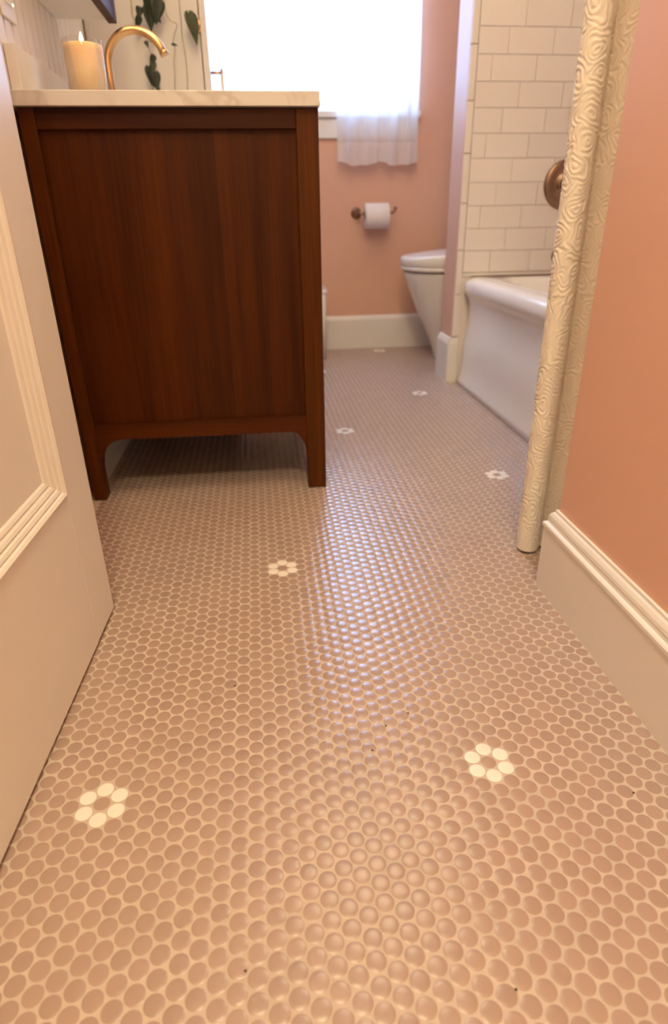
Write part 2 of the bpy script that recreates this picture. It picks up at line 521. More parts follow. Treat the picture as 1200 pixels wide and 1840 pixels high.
for r in range(0, 24):
    za = z0 + r*(TH+G)
    ph = 1.0835 - (9-r)*(TL+G)/3
    xs = ph - 12*(TL+G)
    while xs < XS:
        a, b = max(xs+G, x0), min(xs+TL+G, XS-0.004)
        if b-a > 0.012: sub_tile(a, b, za, za+TH)
        xs += TL+G
for r in range(0, 12):      # narrow bullnose pieces finishing the tile edge
    obj('edge_trim_tile', bx(XP+0.001, x0-G, YP0-0.0085, YP0, 0.178+r*0.1545, 0.178+r*0.1545+0.153), 'subway_glaze', wp, bevel=0.003)
obj('edge_trim_strip', bx(XP+0.001, XP+0.060, YP0-0.0010, YP0, 0.002, 0.4045), 'subway_glaze', wp)
obj('tub_caulk_strip', bx(x0, XS-0.002, YP0-0.008, YP0, 0.398, z0-0.0055), 'white_paint', wp)
# tiled long wall beside the tub (out of the photo)
mb = MB()
for r in range(0, 24):
    za = z0 + r*(TH+G); yy = YE + 0.002 - (r % 3)*(TL+G)/3
    while yy < YP0-0.012:
        a, b = max(yy, YE+0.002), min(yy+TL, YP0-0.012)
        if b-a > 0.01: mb.box(XS-0.008, XS, a, b, za, za+TH)
        yy += TL+G
tag(obj('wall_tile_field', mb, 'subway_glaze', ws), kind='stuff')

# window
win = thing('window_1', (0.535, YF, WZ0), 'double window with white trim behind sheer curtains', None, kind='structure')
obj('sill', bx(WX0-0.02, 0.985, YF-0.030, YF+0.06, WZ0-0.026, WZ0), 'white_paint', win, bevel=0.004)
obj('apron', bx(WX0-0.01, 0.970, YF-0.016, YF-0.001, 0.915, WZ0-0.027), 'white_paint', win, bevel=0.003)
fr = MB()
fr.box(WX0, WX0+0.035, YF+0.05, YF+0.12, WZ0, WZ1).box(WX1-0.035, WX1, YF+0.05, YF+0.12, WZ0, WZ1)
fr.box(WX0+0.035, WX1-0.035, YF+0.05, YF+0.12, WZ1-0.04, WZ1).box(WX0+0.035, WX1-0.035, YF+0.05, YF+0.12, WZ0, WZ0+0.045)
obj('sash', fr, 'white_paint', win)
obj('pane', bx(WX0+0.03, WX1-0.03, YF+0.083, YF+0.087, WZ0+0.04, WZ1-0.035), 'window_glass', win)

# door leaf (opened against the left)
door = thing('door_1', (-0.0625, 0.402, 0.008), 'white panelled door standing open at the left', None, kind='structure')
DW, DT, DH = 0.775, 0.035, 2.03
def dloc(u, d, z):   # u from free edge back to hinge, d depth (0 = visible face, negative into the leaf)
    return (-0.0625 + d, 0.402 - u, z)
def dbox(u0, u1, d0, d1, z0, z1): return bx(-0.0625+d0, -0.0625+d1, 0.402-u1, 0.402-u0, z0, z1)
SW = 0.098
obj('stile', dbox(0, SW, -DT, 0, 0.008, DH), 'door_paint', door, bevel=0.0015)
obj('stile', dbox(DW-SW, DW, -DT, 0, 0.008, DH), 'door_paint', door, bevel=0.0015)
for za, zb in ((0.008, 0.262), (0.93, 1.09), (DH-0.12, DH)):
    obj('rail', dbox(SW, DW-SW, -DT, 0, za, zb), 'door_paint', door)
for za, zb in ((0.262, 0.93), (1.09, DH-0.12)):
    obj('panel', dbox(SW, DW-SW, -DT+0.010, -0.014, za, zb), 'door_paint', door)
    ml = obj
    prof = [(0, -0.014), (0, 0.001), (0.0035, 0.0035), (0.007, 0.001), (0.0085, -0.003), (0.0105, -0.0015), (0.0145, -0.0035), (0.0165, -0.007), (0.0185, -0.0055), (0.0225, -0.0075), (0.025, -0.0105), (0.028, -0.0095), (0.032, -0.0115), (0.034, -0.014)]
    u0, u1 = SW, DW-SW
    mb = MB()
    rings = []
    for cu, cz, su, sz in ((u0, za, 1, 1), (u1, za, -1, 1), (u1, zb, -1, -1), (u0, zb, 1, -1)):
        rings.append([dloc(cu+su*p, d, cz+sz*p) for p, d in prof])
    nP = len(prof)
    for a in range(4):
        b = (a+1) % 4
        seg = MB().loft([rings[a], rings[b]], smooth=False, cap0=True, cap1=True)
        obj('moulding', seg, 'door_paint', door)
# knob on the free stile, above the frame
kn = obj('door_knob', MB().lathe([(0.028,0),(0.028,0.006),(0.010,0.010),(0.010,0.035),(0.024,0.042),(0.029,0.055),(0.022,0.068),(0.001,0.071)], (-0.0625, 0.402-0.06, 0.98), 'X'), 'bronze', door)
door.rotation_euler[2] = math.radians(-3.0)

# ------------------------------------------------------------------ vanity
VX0, VX1, VY0, VY1, VT = -0.202, 0.358, 0.884, 1.612, 0.800
van = thing('vanity_cabinet', (0.08, 1.25, 0), 'dark walnut bathroom vanity on square legs with an arched base rail', 'vanity')
for (xa, xb) in ((VX1-0.044, VX1), (VX0, VX0+0.029)):
    for (ya, yb) in ((VY0, VY0+0.040), (VY1-0.040, VY1)):
        obj('leg', bx(xa, xb, ya, yb, 0.0015, VT), 'walnut_leg', van, bevel=0.002)
for ya, yb in ((VY0+0.001, VY0+0.022), (VY1-0.022, VY1-0.001)):
    obj('top_rail', bx(VX0+0.029, VX1-0.044, ya, yb, 0.765, VT), 'walnut_cross', van, bevel=0.0015)
    # arched base rail
    xa, xb = VX0+0.029, VX1-0.044
    poly = [(xa, 0.186), (xb, 0.186), (xb, 0.085)]
    for t in range(0, 9):
        a = math.pi/2*t/8
        poly.append((xb-0.036+0.034*math.cos(a), 0.085+0.062*math.sin(a)))
    for t in range(8, -1, -1):
        a = math.pi/2*t/8
        poly.append((xa+0.058-0.052*math.cos(a), 0.090+0.060*math.sin(a)))
    poly.append((xa, 0.090))
    obj('base_rail', MB().prism(poly, lambda p, q, t: (p, t, q), ya, yb), 'walnut_cross', van)
    # panel made of edge-glued boards
    n = 6; ws_ = [0.073, 0.088, 0.070, 0.092, 0.078, 0.081]
    tot = sum(ws_); xx = xa
    for wv in ws_:
        wv = wv/tot*(xb-xa)
        obj('side_board', bx(xx+0.00004, xx+wv-0.00004, ya+0.010, yb, 0.186, 0.765), 'walnut', van)
        xx += wv
obj('bottom_panel', bx(VX0+0.004, VX1-0.025, VY0+0.023, VY1-0.023, 0.186, 0.204), 'walnut', van)
obj('back_panel', bx(VX0+0.002, VX0+0.012, VY0+0.040, VY1-0.040, 0.204, VT), 'walnut', van)
obj('face_rail', bx(VX1-0.022, VX1-0.001, VY0+0.040, VY1-0.040, 0.765, VT), 'walnut_y', van)
obj('face_rail', bx(VX1-0.022, VX1-0.001, VY0+0.040, VY1-0.040, 0.100, 0.186), 'walnut_y', van)  # unseen lower rail, made deeper to block bounce light and darken the floor beneath
for k in range(2):
    ya = VY0+0.042 + k*0.323; yb = ya+0.321
    d = obj('cabinet_door', bx(VX1-0.020, VX1-0.004, ya, yb, 0.190, 0.761), 'walnut', van, bevel=0.002)
    yk = yb-0.03 if k == 0 else ya+0.03
    obj('door_knob', MB().lathe([(0.006,0),(0.006,0.014),(0.013,0.020),(0.013,0.027),(0.002,0.030)], (VX1-0.004, yk, 0.60), 'X', 20), 'brass', d)

SX, SY, SA, SB = 0.105, 1.245, 0.135, 0.190      # oval sink cut-out
cr = [(0.3605, 0.870), (0.3605, 1.622), (XL, 1.622), (XL, 0.870)]
angs = sorted([2*math.pi*k/48 for k in range(48)] + [math.atan2(b-SY, a-SX) % (2*math.pi) for a, b in cr])
def edge_pt(a):
    c, q = math.cos(a), math.sin(a)
    t = min([(e-SX)/c for e in (0.3605, XL) if abs(c) > 1e-6 and (e-SX)/c > 0] + [(e-SY)/q for e in (0.870, 1.622) if abs(q) > 1e-6 and (e-SY)/q > 0])
    return SX+c*t, SY+q*t
def ov(a, k=1.0): return SX+SA*k*math.cos(a), SY+SB*k*math.sin(a)
z0c, z1c = VT+0.0005, 0.8255
rc_ = [[ov(a)+(z0c,) for a in angs], [edge_pt(a)+(z0c,) for a in angs], [edge_pt(a)+(z1c,) for a in angs], [ov(a)+(z1c,) for a in angs], [ov(a)+(z0c,) for a in angs]]
bowl = [[ov(a, k)+(z,) for a in angs] for k, z in ((1.05, 0.7925), (1.02, 0.788), (0.98, 0.762), (0.90, 0.715), (0.70, 0.685), (0.35, 0.676), (0.10, 0.675))]
snk = thing('sink', (SX, SY, 0.675), 'white oval undermount sink below the brass faucet', 'sink')
obj('bowl', MB().loft(bowl, cap0=False), 'porcelain', snk, solid=0.006)
obj('drain', MB().lathe([(0.022, 0.0), (0.022, 0.003), (0.012, 0.004), (0.002, 0.002)], (SX, SY, 0.6765), seg=20), 'brass', snk)
tag(obj('countertop', MB().loft(rc_, smooth=False, cap0=False, cap1=False), 'marble', bevel=0.0015),
    'white marble countertop slab lying on the walnut vanity', 'countertop')
tag(obj('backsplash', bx(XL+0.0085, XL+0.027, 0.884, 1.622, 0.826, 0.898), 'marble_light', bevel=0.001),
    'low marble backsplash strip standing along the beadboard wall', 'backsplash')

# faucet
FX, FY = -0.086, 1.235
fau = thing('faucet', (FX, FY, 0.826), 'brushed brass gooseneck faucet arching over the marble counter', 'faucet')
obj('base_flange', MB().lathe([(0.026,0),(0.026,0.004),(0.018,0.010),(0.013,0.014)], (FX, FY, 0.826)), 'brass', fau)
path = [(FX, FY, 0.836), (FX, FY, 0.90), (FX, FY, 0.925)]
rc = 0.0655
for i in range(0, 33):
    a = math.pi - math.radians(155)*i/32
    path.append((FX+rc+rc*math.cos(a), FY, 0.928+rc*math.sin(a)))
obj('spout', MB().tube(path, 0.0088, 18), 'brass', fau)
e = Vector(path[-1]); t = (e - Vector(path[-3])).normalized()
obj('aerator', MB().tube([e, e+t*0.004, e+t*0.010], [0.0094, 0.0100, 0.0100], 18), 'brass', fau)
for s in (-1, 1):
    h = obj('handle', MB().lathe([(0.022,0),(0.022,0.004),(0.012,0.010),(0.011,0.030),(0.013,0.034),(0.004,0.038)], (FX, FY+s*0.10, 0.826)), 'brass', fau)

# candle
CX, CY, CZ = -0.1000, 1.050, 0.8262
can = thing('candle', (CX, CY, CZ), 'lit cream candle in a clear glass tumbler beside the faucet', 'candle')
obj('glass', MB().lathe([(0.001,0.0),(0.0370,0.0),(0.0385,0.003),(0.0398,0.1085),(0.0393,0.1095),(0.0386,0.1085),(0.0374,0.006),(0.001,0.005)], (CX, CY, CZ), seg=48, cap0=False, cap1=False), 'tumbler_glass', can)
obj('wax', MB().lathe([(0.001,0.0055),(0.0372,0.0065),(0.0384,0.1010),(0.036,0.1000),(0.001,0.0990)], (CX, CY, CZ), seg=48, cap0=False, cap1=False), 'wax', can)
obj('wick', MB().tube([(CX, CY, CZ+0.098), (CX, CY, CZ+0.104), (CX+0.001, CY, CZ+0.108)], 0.0009, 8), 'wick', can)
obj('flame', MB().lathe([(0.0004,0),(0.0027,0.003),(0.0034,0.006),(0.0026,0.0105),(0.0012,0.0145),(0.0002,0.0175)], (CX, CY, CZ+0.1055), seg=16), 'flame', can)
cl = lamp('candle_light', (CX, CY, CZ+0.116), 0.04, 0.004, (1.0, 0.55, 0.2), kind='POINT')
cl.parent = can; cl.location = (0, 0, 0.128)

# outlet on the beadboard
OX = XL + 0.0078
out = thing('wall_outlet', (OX, 0.948, 0.943), 'white electrical outlet with a green indicator light on the beadboard', 'outlet')
obj('cover_plate', bx(OX, OX+0.005, 0.911, 0.985, 0.943, 1.060), 'outlet_plastic', out, bevel=0.002)
obj('receptacle', bx(OX+0.0051, OX+0.0075, 0.930, 0.966, 0.966, 1.037), 'outlet_plastic', out, bevel=0.001)
for zz in (0.978, 1.018):
    for yy in (0.941, 0.954):
        obj('slot', bx(OX+0.0076, OX+0.0080, yy, yy+0.002, zz, zz+0.008), 'slot_dark', out)
obj('indicator_light', MB().lathe([(0.0022,0),(0.0022,0.0012),(0.0008,0.0020)], (OX+0.0052, 0.974, 0.972), 'X', 12), 'green_led', out)

# medicine cabinet above the counter
mc = thing('medicine_cabinet', (-0.13, 1.13, 1.024), 'wood framed mirror cabinet hung on the beadboard above the faucet', 'cabinet')
obj('body', bx(XL+0.0085, -0.089, 0.93, 1.318, 1.030, 1.62), 'white_paint', mc)
for (ya, yb, za, zb, m_) in ((0.922, 0.960, 1.024, 1.626, 'walnut'), (1.286, 1.326, 1.024, 1.626, 'walnut'), (0.960, 1.286, 1.024, 1.062, 'walnut_y'), (0.960, 1.286, 1.588, 1.626, 'walnut_y')):
    obj('door_frame', bx(-0.088, -0.068, ya, yb, za, zb), m_, mc, bevel=0.002)
obj('mirror_pane', bx(-0.082, -0.076, 0.958, 1.288, 1.060, 1.590), 'mirror_silver', mc)

# ------------------------------------------------------------------ linen cabinet
LX1, LY0, LY1 = 0.1055, 1.632, 2.36
lin = thing('linen_cabinet', (-0.05, 2.0, 0), 'tall white linen cabinet with a brass pull behind the vanity', 'cabinet')
obj('side_panel', bx(XL+0.009, LX1, LY0, LY0+0.02, 0.0015, 2.02), 'linen_paint', lin, bevel=0.001)
obj('side_panel', bx(XL+0.002, LX1, LY1-0.02, LY1, 0.0015, 2.02), 'linen_paint', lin, bevel=0.001)
obj('back_panel', bx(XL+0.002, XL+0.012, LY0+0.021, LY1-0.021, 0.06, 2.0), 'linen_paint', lin)
obj('top_panel', bx(XL+0.002, LX1+0.024, LY0-0.004, LY1+0.004, 2.021, 2.045), 'linen_paint', lin, bevel=0.002)
for zz in (0.08, 0.5, 0.9, 1.3, 1.7):
    obj('shelf', bx(XL+0.013, LX1-0.001, LY0+0.021, LY1-0.021, zz, zz+0.018), 'linen_paint', lin)
for k in range(2):
    ya = LY0 + k*0.365; yb = ya + 0.363
    d = obj('cabinet_door', bx(LX1+0.0025, LX1+0.0205, ya, yb, 0.06, 2.015), 'linen_paint', lin, bevel=0.0015)
    yh = ya+0.045 if k == 0 else yb-0.045
    X_ = LX1+0.0205
    hb = MB().tube([(X_, yh, 0.990), (X_+0.032, yh, 0.990)], 0.0036, 10).tube([(X_, yh, 0.850), (X_+0.032, yh, 0.850)], 0.0036, 10)
    hb.tube([(X_+0.032, yh, 1.0), (X_+0.032, yh, 0.84)], 0.0042, 10)
    obj('bar_pull', hb, 'brass', d)
    for zz in (0.3, 1.075, 1.8):
        ye = ya+0.0005 if k == 0 else yb-0.0005
        obj('hinge', MB().lathe([(0.0035,0),(0.0035,0.03)], (LX1+0.0005, ye-(0.003 if k == 0 else -0.003), zz), 'Z', 10), 'brass', d)

# trailing plant on top of the linen cabinet
PX, PY, PZ = -0.03, 1.755, 2.0455
pl = thing('trailing_plant', (PX, PY, PZ), 'trailing vine with dark heart shaped leaves hanging down beside the cabinet', 'plant')
obj('pot', MB().lathe([(0.055,0),(0.075,0.10),(0.080,0.10),(0.080,0.125),(0.074,0.125),(0.070,0.105),(0.001,0.10)], (PX, PY, PZ), seg=32, cap1=False), 'terracotta', pl)
obj('soil', MB().lathe([(0.001,0.1015),(0.069,0.1075),(0.001,0.114)], (PX, PY, PZ), seg=24, cap0=False, cap1=False), 'soil', pl)
YV = 1.600
def vine(pts):
    x0_, z0_ = pts[0]
    full = [(PX+(x0_-PX)*0.3, PY-0.02, PZ+0.105), (PX+(x0_-PX)*0.6, PY-0.085, PZ+0.150), (x0_*0.8+PX*0.2, 1.632, PZ+0.06), (x0_, YV+0.004, PZ-0.04), (x0_+0.01, YV+0.010, 1.75), (x0_-0.006, YV+0.008, 1.45), (x0_+0.004, YV+0.006, 1.25)]
    full += [(a, YV+0.006*math.sin(i*1.7), b) for i, (a, b) in enumerate(pts)]
    obj('vine', MB().tube(catmull(full, 6), 0.0011, 6), 'vine_stem', pl)
vine([(0.021,1.129),(0.029,1.097),(0.048,1.085),(0.040,1.063),(0.033,1.045),(0.036,1.030),(0.030,1.0),(0.028,0.965),(0.024,0.935),(0.026,0.90)])
vine([(0.060,1.130),(0.060,1.095),(0.059,1.064),(0.062,1.03),(0.063,1.0),(0.062,0.965),(0.060,0.935),(0.058,0.89)])
vine([(-0.012,1.150),(-0.016,1.10),(-0.022,1.065),(-0.034,1.040),(-0.028,1.01),(-0.030,0.97),(-0.036,0.935),(-0.03,0.88)])
vine([(-0.066,1.140),(-0.068,1.105),(-0.060,1.090),(-0.056,1.07)])
def leaf(base, tip, width, m_='leaf', tilt=0.35, cup=0.12):
    base = Vector((base[0], base[1], base[2])); tip = Vector(tip)
    ax = tip-base; Lg = ax.length; ax.normalize()
    side = ax.cross(Vector((0, -1, 0))).normalized()
    nrm = side.cross(ax).normalized()
    side = (side*math.cos(tilt) + nrm*math.sin(tilt)).normalized(); nrm = side.cross(ax).normalized()
    prof = [(-0.10,0.28),(-0.06,0.62),(0.06,0.92),(0.20,1.0),(0.38,0.90),(0.58,0.66),(0.78,0.34),(0.92,0.12),(1.0,0.01)]
    v = []; f = []
    for t, wv in prof:
        c = base + ax*Lg*max(t, 0.0 if abs(t) > 0.09 else t)
        for s in (-1, -0.5, 0, 0.5, 1):
            tt = t if abs(s) > 0.2 else max(t, 0.0)
            v.append(base + ax*Lg*tt + side*s*wv*width/2 + nrm*(abs(s)*wv*width*cup - 0.08*Lg*tt*tt))
    for i in range(len(prof)-1):
        for j in range(4):
            f.append((i*5+j, i*5+j+1, (i+1)*5+j+1, (i+1)*5+j))
    obj('leaf', MB().add(v, f, True), m_, pl, solid=0.0005)
Yl = YV - 0.006
leaf((0.083, Yl, 1.108), (0.101, Yl-0.004, 1.038), 0.040, 'leaf_pale', 0.6)
for b_, t_, w_ in (((-0.010,Yl,1.150), (-0.026,Yl-0.006,1.094), 0.046), ((0.004,Yl,1.136), (-0.006,Yl-0.008,1.080), 0.040),
                   ((-0.022,Yl,1.122), (-0.020,Yl-0.005,1.066), 0.036), ((-0.008,Yl,1.105), (0.008,Yl-0.004,1.086), 0.020),
                   ((-0.046,Yl,1.120), (-0.050,Yl-0.006,1.092), 0.020), ((-0.049,Yl,1.100), (-0.062,Yl-0.004,1.068), 0.019),
                   ((-0.024,Yl,1.064), (-0.026,Yl-0.003,1.042), 0.010), ((-0.040,Yl,1.046), (-0.034,Yl-0.004,1.030), 0.012),
                   ((-0.022,Yl,1.014), (-0.036,Yl-0.005,0.990), 0.018)):
    leaf(b_, t_, w_)
leaf((-0.026,Yl,1.000), (-0.030,Yl-0.004,0.968), 0.018, 'leaf_pale')
for b_, t_, w_ in (((-0.040,Yl,0.988), (-0.036,Yl-0.005,0.944), 0.026), ((-0.024,Yl,0.976), (-0.022,Yl-0.006,0.930), 0.026), ((-0.030,Yl,0.952), (-0.014,Yl-0.006,0.932), 0.018)):
    leaf(b_, t_, w_)
leaf((0.030,Yl,1.040), (0.046,Yl-0.004,1.037), 0.008, 'leaf_pale')
for b_, t_, w_ in (((0.0,Yl,1.62), (0.012,Yl-0.01,1.56), 0.045), ((0.055,Yl,1.45), (0.075,Yl-0.01,1.39), 0.045), ((-0.06,Yl,1.36), (-0.075,Yl-0.01,1.30), 0.045), ((0.02,Yl,1.28), (0.0,Yl-0.01,1.22), 0.045), ((-0.02,Yl,1.80), (-0.04,Yl-0.01,1.74), 0.045)):
    leaf(b_, t_, w_)
for k in range(9):
    a = k*0.7; bpt = (PX+0.05*math.cos(a), PY+0.05*math.sin(a), PZ+0.118)
    leaf(bpt, (PX+0.11*math.cos(a), PY+0.11*math.sin(a), PZ+0.14+0.03*math.sin(k*2.1)), 0.045)

# ------------------------------------------------------------------ sheer curtains
YC = 2.582
def sheer_panel(xa, xb, label, ph, n):
    t = thing('sheer_curtain', ((xa+xb)/2, YC, 0.81), label, 'curtain', 'sheer curtain panels at the window')
    def grid(za, zb, off, nz, wob):
        mb = MB(); nx = 120; v = []
        for j in range(nz+1):
            z = za + (zb-za)*j/nz
            sp = 0.85 + 0.15*min(1, (2.0-z)/1.0)
            for i in range(nx+1):
                u = i/nx
                a = 2*math.pi*n*u + ph
                amp = 0.013*(0.75+0.35*math.sin(3.1*u*math.pi+ph))
                x = xa + (xb-xa)*(0.5 + (u-0.5)*(1.0 + 0.04*math.sin((1.9-z)*2.0))) + 0.006*math.sin(a*2+z*1.5)
                yv = YC + off + amp*math.sin(a + 0.35*math.sin(z*3)) + 0.004*math.sin(a*2.3+1)
                dz = wob*(0.007*math.sin(a*0.5+1.0)+0.004*math.sin(a)) if j == 0 else 0
                v.append((x, yv, z+dz))
        f = [(j*(nx+1)+i, j*(nx+1)+i+1, (j+1)*(nx+1)+i+1, (j+1)*(nx+1)+i) for j in range(nz) for i in range(nx)]
        return mb.add(v, f, True)
    obj('voile', grid(0.895, 1.955, 0, 30, 0), 'sheer_voile', t, recalc=False)
    obj('hem', grid(0.812, 0.8949, -0.0008, 6, 1), 'sheer_hem', t, recalc=False)
    return t
sheer_panel(0.612, 0.958, 'sheer white curtain panel at the right side of the window, hem showing', 0.6, 4.0)
sheer_panel(0.085, 0.470, 'sheer white curtain panel at the left of the window, partly behind the vanity', 2.0, 4.5)
rod = MB().tube([(0.04, YC, 1.962), (1.03, YC, 1.962)], 0.006, 12)
rod.lathe([(0.004,0),(0.012,0.008),(0.014,0.018),(0.006,0.028)], (1.03, YC, 1.962), 'X', 14)
rod.tube([(1.0, YC, 1.962), (1.0, YF, 1.962)], 0.005, 10).tube([(0.07, YC, 1.962), (0.07, YF, 1.962)], 0.005, 10)
tag(obj('curtain_rod', rod, 'brass'), 'thin brass rod carrying the sheer window curtains', 'curtain rod')

# ------------------------------------------------------------------ toilet paper
TY, TZ = 2.566, 0.616
hol = thing('toilet_paper_holder', (0.70, YF, 0.59), 'dark bronze toilet paper holder arm on the pink wall', 'paper holder')
obj('rosette', MB().lathe([(0.024,0),(0.024,-0.006),(0.019,-0.010),(0.016,-0.012),(0.012,-0.020),(0.010,-0.030)], (0.700, YF-0.0005, TZ), 'Y', 28), 'bronze', hol)
arm = [(0.700, YF-0.030, TZ), (0.700, TY+0.02, TZ), (0.704, TY+0.005, TZ), (0.716, TY, TZ), (0.78, TY, TZ), (0.848, TY, TZ), (0.860, TY, TZ+0.002), (0.868, TY, TZ+0.010), (0.870, TY, TZ+0.018)]
obj('arm', MB().tube(catmull(arm, 5), 0.0062, 12), 'bronze', hol)
obj('finial', MB().lathe([(0.006,0),(0.0085,0.003),(0.0085,0.008),(0.004,0.012)], (0.870, TY, TZ+0.014), 'Z', 14), 'bronze', hol)
rl = thing('toilet_paper_roll', (0.782, TY, 0.546), 'white toilet paper roll hanging on the bronze holder', 'toilet paper')
RC = TZ - 0.0125
obj('paper', MB().lathe([(0.0195,0),(0.0525,0.0005),(0.0535,0.002),(0.0535,0.106),(0.0525,0.1075),(0.0195,0.108),(0.0195,0)], (0.728, TY, RC), 'X', 48, cap0=False, cap1=False), 'paper', rl)
obj('core', MB().lathe([(0.0190,0.001),(0.0194,0.001),(0.0194,0.107),(0.0190,0.107)], (0.728, TY, RC), 'X', 32, cap0=False, cap1=False), 'vine_stem', rl)

# ------------------------------------------------------------------ toilet
toi = thing('toilet', (1.2, 2.325, 0), 'white skirted toilet half hidden behind the partition', 'toilet')
TCY = 2.325
def oval(xf, xb, hw, z, n=40, ex=2.5, zt=None):
    pts = []
    for k in range(n):
        a = 2*math.pi*k/n; c, s = math.cos(a), math.sin(a)
        front = c < 0
        e_ = ex if front else 5.0
        px = math.copysign(abs(c)**(2/e_), c); py = math.copysign(abs(s)**(2/(2.2 if front else 4.0)), s)
        xm = xf + (xb-xf)*0.42
        x = xm + px*((xm-xf) if front else (xb-xm))
        pts.append((x, TCY + py*hw, z if zt is None else zt(x)))
    return pts
XB = 1.56
prof = [(1.022,0.110,0.0015),(1.018,0.112,0.012),(1.006,0.118,0.055),(0.975,0.132,0.135),(0.935,0.150,0.210),(0.892,0.170,0.305),(0.870,0.181,0.360),(0.865,0.183,0.382)]
obj('bowl', MB().loft([oval(a, XB, h, z) for a, h, z in prof]), 'porcelain', toi)
def lid_z(x): return 0.441 + (x-0.85)*0.085
rings = [oval(0.866, 1.40, 0.181, 0.3865), oval(0.857, 1.40, 0.187, 0.389), oval(0.855, 1.40, 0.188, 0.404)]
obj('seat', MB().loft(rings), 'seat_plastic', toi)
rings = [oval(0.857, 1.41, 0.186, 0.4055), oval(0.854, 1.41, 0.189, 0.409),
         oval(0.853, 1.41, 0.189, 0, zt=lambda x: lid_z(x)-0.010), oval(0.856, 1.41, 0.187, 0, zt=lambda x: lid_z(x)-0.002), oval(0.872, 1.405, 0.174, 0, zt=lid_z)]
obj('lid', MB().loft(rings), 'seat_plastic', toi)
obj('tank', bx(1.50, XS-0.012, TCY-0.19, TCY+0.19, 0.385, 0.74), 'porcelain', toi, bevel=0.02)
obj('tank_lid', bx(1.49, XS-0.010, TCY-0.20, TCY+0.20, 0.741, 0.772), 'porcelain', toi, bevel=0.008)
obj('flush_lever', MB().tube([(1.50, TCY-0.13, 0.69), (1.485, TCY-0.13, 0.69), (1.48, TCY-0.10, 0.688), (1.48, TCY-0.06, 0.684)], 0.006, 10), 'bronze', toi)

# waste bin peeking out past the vanity
bn = thing('waste_bin', (0.42, 2.50, 0), 'plain white bin, a sliver of it showing past the vanity leg', 'bin')
def rrect(x0_, x1_, y0_, y1_, r, z):
    pts = []
    for cx_, cy_, a0 in ((x1_-r, y1_-r, 0), (x0_+r, y1_-r, 90), (x0_+r, y0_+r, 180), (x1_-r, y0_+r, 270)):
        for k in range(6):
            a = math.radians(a0 + 90*k/5); pts.append((cx_+r*math.cos(a), cy_+r*math.sin(a), z))
    return pts
bo = [rrect(0.31,0.524,2.405,2.605,0.02,0.0015), rrect(0.305,0.530,2.40,2.61,0.02,0.300), rrect(0.308,0.527,2.403,2.607,0.018,0.300), rrect(0.314,0.520,2.41,2.60,0.018,0.006)]
obj('body', MB().loft(bo), 'bin_plastic', bn)
obj('rim', MB().loft([rrect(0.302,0.533,2.397,2.613,0.022,0.293), rrect(0.302,0.533,2.397,2.613,0.022,0.307), rrect(0.309,0.526,2.404,2.606,0.018,0.307), rrect(0.309,0.526,2.404,2.606,0.018,0.3005)], cap0=False, cap1=False), 'bin_plastic', bn)

# ------------------------------------------------------------------ bathtub
tub = thing('bathtub', (1.37, 1.11, 0), 'white enamelled bathtub with a rolled rim set in the tiled alcove', 'bathtub')
TY0, TY1 = YE+0.020, YP0-0.0015
ap = [(1.075,0.392),(1.050,0.394),(1.030,0.3945),(1.012,0.393),(0.999,0.388),(0.990,0.380),(0.985,0.368),(0.984,0.356),(0.987,0.344),(0.995,0.334),(1.003,0.322),(1.007,0.305),(1.009,0.27),(1.0085,0.245),(1.006,0.220),(1.001,0.190),(0.9965,0.160),(0.9945,0.130),(0.9945,0.100),(0.9935,0.070),(0.990,0.045),(0.985,0.022),(0.979,0.0015)]
inn = [(p[0]+0.006 if i > 4 else p[0]+0.001, p[1]-(0.006 if i < 7 else 0)) for i, p in enumerate(ap)][::-1]
def tubrow(ynorm, sx):
    return [(p+sx, ynorm, q) for p, q in ap]
rows = []
for yy, sx in ((TY0,0.0),(TY0+0.3,0.0),(TY0+0.75,0.0),(TY1-0.30,0.0),(TY1-0.06,0.0),(TY1-0.025,0.003),(TY1-0.008,0.010),(TY1,0.024)):
    rows.append(tubrow(yy, sx))
obj('apron', MB().loft(rows, closed=False, cap0=False, cap1=False), 'enamel', tub, solid=0.004)
def se(x0_, x1_, y0_, y1_, z, n=56, ex=5.0):
    pts = []
    for k in range(n):
        a = 2*math.pi*k/n + math.pi/n; c, s = math.cos(a), math.sin(a)
        pts.append(((x0_+x1_)/2 + math.copysign(abs(c)**(2/ex), c)*(x1_-x0_)/2, (y0_+y1_)/2 + math.copysign(abs(s)**(2/ex), s)*(y1_-y0_)/2, z))
    return pts
XT = XS-0.010
rr = [se(1.052, XT, TY0, TY1, 0.386, ex=60), se(1.054, XT, TY0, TY1, 0.3938, ex=60), se(1.072, XT-0.05, TY0+0.07, TY1-0.07, 0.3925, ex=6), se(1.085, XT-0.065, TY0+0.085, TY1-0.085, 0.375, ex=5), se(1.12, XT-0.10, TY0+0.13, TY1-0.16, 0.16, ex=4.5), se(1.16, XT-0.13, TY0+0.18, TY1-0.22, 0.09, ex=4), se(1.22, XT-0.2, TY0+0.3, TY1-0.34, 0.08, ex=4)]
obj('basin', MB().loft(rr, cap0=False), 'enamel', tub)

